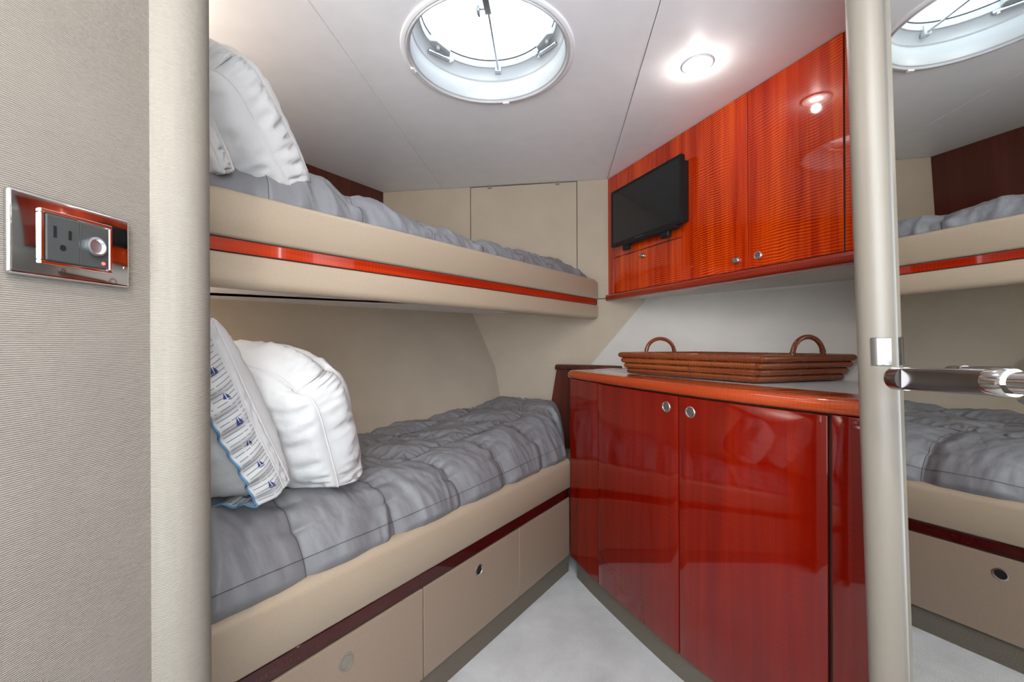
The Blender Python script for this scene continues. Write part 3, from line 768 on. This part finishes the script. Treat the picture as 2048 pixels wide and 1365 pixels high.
# ------------------------------------------------------------------ television
tvo = .042
tv = thing('television', 'flat black television mounted on the cherry wall cabinet', 'television', tuple(CO+cx*.33+UP*.46))
OT = CO+cx*.0945+UP*.4585
TW, TH = .4745, .2715
obj('casing', bevel(fbox(OT, cx, UP, cn, 0, TW, 0, TH, .024, tvo), .003, 2), M['black'], tv, 40)
obj('rear_shell', bevel(fbox(OT, cx, UP, cn, .02, TW-.004, .01, TH-.02, .001, .025), .004, 2), M['black'], tv)
bm = bmesh.new(); bz = .009
for a0, a1, b0, b1 in ((0, TW, TH-bz, TH), (0, TW, 0, .016), (0, bz, .0161, TH-bz-.0001), (TW-bz, TW, .0161, TH-bz-.0001)):
    fbox(OT, cx, UP, cn, a0, a1, b0, b1, tvo-.001, tvo+.0022, bm)
obj('bezel', bm, M['black'], tv)
obj('screen', fbox(OT, cx, UP, cn, bz, TW-bz, .016, TH-bz, tvo-.0006, tvo+.0003), M['screen'], tv)
obj('speaker_strip', bevel(fbox(OT, cx, UP, cn, .10, TW-.03, -.010, .001, .018, .044), .002, 2), M['black'], tv)
obj('mount_tab', bevel(fbox(OT, cx, UP, cn, .085, .125, -.030, .0, .020, .040), .003, 2), M['black'], tv)
obj('mount_tab', bevel(fbox(OT, cx, UP, cn, .345, .395, -.034, .0, .020, .040), .006, 3), M['black'], tv)
obj('badge', fbox(OT, cx, UP, cn, .185, .245, .005, .0085, tvo+.002, tvo+.0026), M['smoke'], tv)

# ------------------------------------------------------------------ base cabinet with bowed front
BP = [(.26, 1.903), (.3395, 1.688), (.511, 1.30), (.714, .96), (.90, .72)]
def catmull(P, n=40):
    Q = [(2*P[0][0]-P[1][0], 2*P[0][1]-P[1][1])]+P+[(2*P[-1][0]-P[-2][0], 2*P[-1][1]-P[-2][1])]; out = []
    for i in range(1, len(Q)-2):
        for k in range(n):
            t = k/n
            out.append(tuple(.5*(2*Q[i][a]+(Q[i+1][a]-Q[i-1][a])*t+(2*Q[i-1][a]-5*Q[i][a]+4*Q[i+1][a]-Q[i+2][a])*t*t+(3*Q[i][a]-Q[i-1][a]-3*Q[i+1][a]+Q[i+2][a])*t**3) for a in (0, 1)))
    out.append(P[-1]); return out
CP = catmull(BP); CL = [0]
for a, b in zip(CP, CP[1:]): CL.append(CL[-1]+math.dist(a, b))
def cpt(s):
    s = max(0, min(CL[-1]-1e-6, s)); i = max(k for k in range(len(CL)-1) if CL[k] <= s); f = (s-CL[i])/(CL[i+1]-CL[i])
    return (CP[i][0]+(CP[i+1][0]-CP[i][0])*f, CP[i][1]+(CP[i+1][1]-CP[i][1])*f)
def cseg(s0, s1, n=14): return [cpt(s0+(s1-s0)*k/n) for k in range(n+1)]
# path runs far -> near, so its right-hand side is the room (outward positive)
bc = thing('base_cabinet', 'glossy red cherry base cabinet with bowed front under the counter', 'cabinet', (.6, 1.5, 0))
HU, HB = -.168, -.965
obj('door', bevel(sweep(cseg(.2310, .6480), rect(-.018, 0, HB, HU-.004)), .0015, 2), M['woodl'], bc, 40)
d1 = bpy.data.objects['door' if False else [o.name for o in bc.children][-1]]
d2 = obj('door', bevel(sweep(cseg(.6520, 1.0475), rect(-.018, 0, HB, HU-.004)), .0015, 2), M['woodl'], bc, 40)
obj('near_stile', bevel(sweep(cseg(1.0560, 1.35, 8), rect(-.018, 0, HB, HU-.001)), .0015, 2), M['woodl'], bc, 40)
# far stile wraps round the corner
far = [(.330, 1.955), (.285, 1.938), (.266, 1.922), (.259, 1.904)]+cseg(.010, .2285, 6)
obj('corner_stile', sweep(far, rect(-.018, 0, HB, HU-.001)), M['woodl'], bc, 40)
obj('carcass', sweep(cseg(.02, 1.34, 24), rect(-.40, -.019, HB, HU-.0005)), M['gap'], bc)
obj('end_panel', sweep([(.50, 2.045), (.335, 1.955)], rect(-.018, 0, -.90, HU-.001)), M['woodl'], bc)
obj('kick_board', sweep([(.34, 1.955), (.285, 1.93)]+cseg(.02, 1.34, 24), rect(-.05, -.016, -1.05, HB+.001)), M['kick'], bc)
for s, h, par in ((.6017, -.2103, d1), (.6937, -.2141, d2)):
    p = Vector(cpt(s)); t_ = (Vector(cpt(s+.01))-Vector(cpt(s-.01))).normalized(); ax = Vector((t_.y, -t_.x, 0)); c = Vector((p.x, p.y, EYE+h))
    fp = obj('finger_pull', lathe(c, ax, [(.0175, -.001), (.0172, .0020), (.0160, .0030), (.0140, .0026), (.0128, .0004), (.0122, -.0006)], 36), M['nickel'], par, 40)
    obj('push_button', lathe(c, ax, [(.0122, -.0006), (.0115, .0012), (0, .0016)], 30), M['nickel'], fp, 40)
# counter top
ct = thing('countertop', 'grey countertop with a thick rounded cherry edge carrying the bamboo tray', 'countertop', (.7, 1.5, EYE-.168))
HT = -.131
edge = [(.545, 2.085), (.40, 1.990), (.330, 1.947), (.292, 1.936), (.268, 1.921), (.259, 1.900)]+cseg(.025, 1.35, 30)
nose = [(-.030, HU), (-.004, HU), (.004, HU+.004), (.009, HU+.011), (.0095, HU+.018), (.007, HU+.026), (.001, HU+.033), (-.008, HU+.0365), (-.022, HT), (-.030, HT), (-.052, HT-.001)]
obj('wood_edge', sweep(edge, [(-.052, HU)]+nose[1:]), M['woode'], ct, 50)
inner = []
for i, p in enumerate(edge):
    pa_ = Vector(edge[max(0, i-1)]); pb_ = Vector(edge[min(len(edge)-1, i+1)]); t_ = (pb_-pa_).normalized(); n_ = Vector((t_.y, -t_.x)); k_ = min(1, max(0, (i-5)/12)); inner.append((tuple(Vector(p)-n_*.0495), tuple(Vector(p)-n_*(.050+.085*k_))))
bm = prism([a for a, b in inner[4:]]+[b for a, b in inner[4:]][::-1], HU+.004, HT-.0004); obj('wood_border', bm, M['woode'], ct)
inner = [b for a, b in inner][1:-1]
wallc = lambda s: (.405+DR.x*s, 2.205+DR.y*s)
poly = [tuple(wallc(.26))]+inner+[(1.35, .78), tuple(wallc(1.75))]
obj('worktop', prism(poly, HT-.03, HT-.0015), M['counter'], ct)
# low locker at the foot of the bunk
fs = thing('foot_locker', 'low brown cherry ledge between the lower bunk foot and the counter', 'ledge', (.35, 2.2, EYE-.45))
a, b, c2, d_ = V(.196, 2.222, -.32), V(.52, 2.075, -.32), V(.52, 2.075, -.150), V(.232, 2.222, -.150)
obj('panel', slab([V(.165, 2.222, -.55), V(.50, 2.085, -.55), V(.50, 2.085, -.150), V(.232, 2.215, -.150)], (.004, .010, 0)), M['wooddk'], fs)
bm = sweep([(.228, 2.226), (.535, 2.062)], [(-.035, -.150), (.010, -.150), (.014, -.145), (.015, -.137), (.010, -.129), (.002, -.124), (-.035, -.122)])
obj('cap_rail', bevel(bm, .004, 2, 70), M['wooddk'], fs, 50)

# ------------------------------------------------------------------ bamboo tray
tray = thing('bamboo_tray', 'dark bamboo serving tray with two arched handles on the counter', 'tray', (.74, 1.45, EYE+HT))
TN, TL, TR, TF = Vector((.736, 1.282)), Vector((.466, 1.690)), Vector((1.060, 1.372)), Vector((.770, 1.740))
cen2 = (TN+TL+TR+TF)/4
rr = .0112
corners = [TN, TL, TF, TR]
for lv in range(4):
    f = 1+.034*(lv+.0); zc = HT+rr+.001+lv*rr*1.84
    cs = [cen2+(c-cen2)*f for c in corners]
    for k in range(4):
        a, b = cs[k], cs[(k+1) % 4]; dv = (b-a).normalized(); ext = .006
        a3 = Vector((*(a-dv*ext), zc+EYE)); b3 = Vector((*(b+dv*ext), zc+EYE)); n = 40; pts = []; rad = []
        nodes = [random.uniform(.12, .3), random.uniform(.42, .6), random.uniform(.75, .9)]
        for i in range(n+1):
            t = i/n; pts.append(a3.lerp(b3, t)); e_ = min(1, min(t, 1-t)*40)
            rad.append(rr*(.72+.28*math.sqrt(e_))*(1+.05*sum(math.exp(-((t-x)/.008)**2) for x in nodes)))
        rod = obj('bamboo_rod', tube(pts, rad, 14), M['bamboo'], tray, 60)
        for x in nodes[:2]: obj('node_ring', tube([a3.lerp(b3, x-.002), a3.lerp(b3, x+.002)], rr*1.045, 14), M['bamd'], rod, 60)
obj('tray_base', prism([tuple(cen2+(c-cen2)*.985) for c in corners], HT+.0008, HT+.008), M['bamboo'], tray)
tz = EYE+HT+rr+.001+3*rr*1.84
cs = [cen2+(c-cen2)*1.095 for c in corners]
for a, b, hh, tl in ((cs[1], cs[2], .068, -.010), (cs[3], cs[0], .070, .0)):
    m_ = (a+b)/2; dv = (b-a).normalized()*.062; pts = []
    for i in range(25):
        t = PI*i/24; pts.append(Vector((m_.x+dv.x*math.cos(t), m_.y+dv.y*math.cos(t), tz-.004+hh*math.sin(t)**.8)))
    hnd = obj('handle', tube(pts, .0075, 12), M['bamboo'], tray, 180)
    for i in (2, 22): obj('binding', tube([pts[i-1].lerp(pts[i], .5), pts[i]], .0086, 12), M['bamd'], hnd)
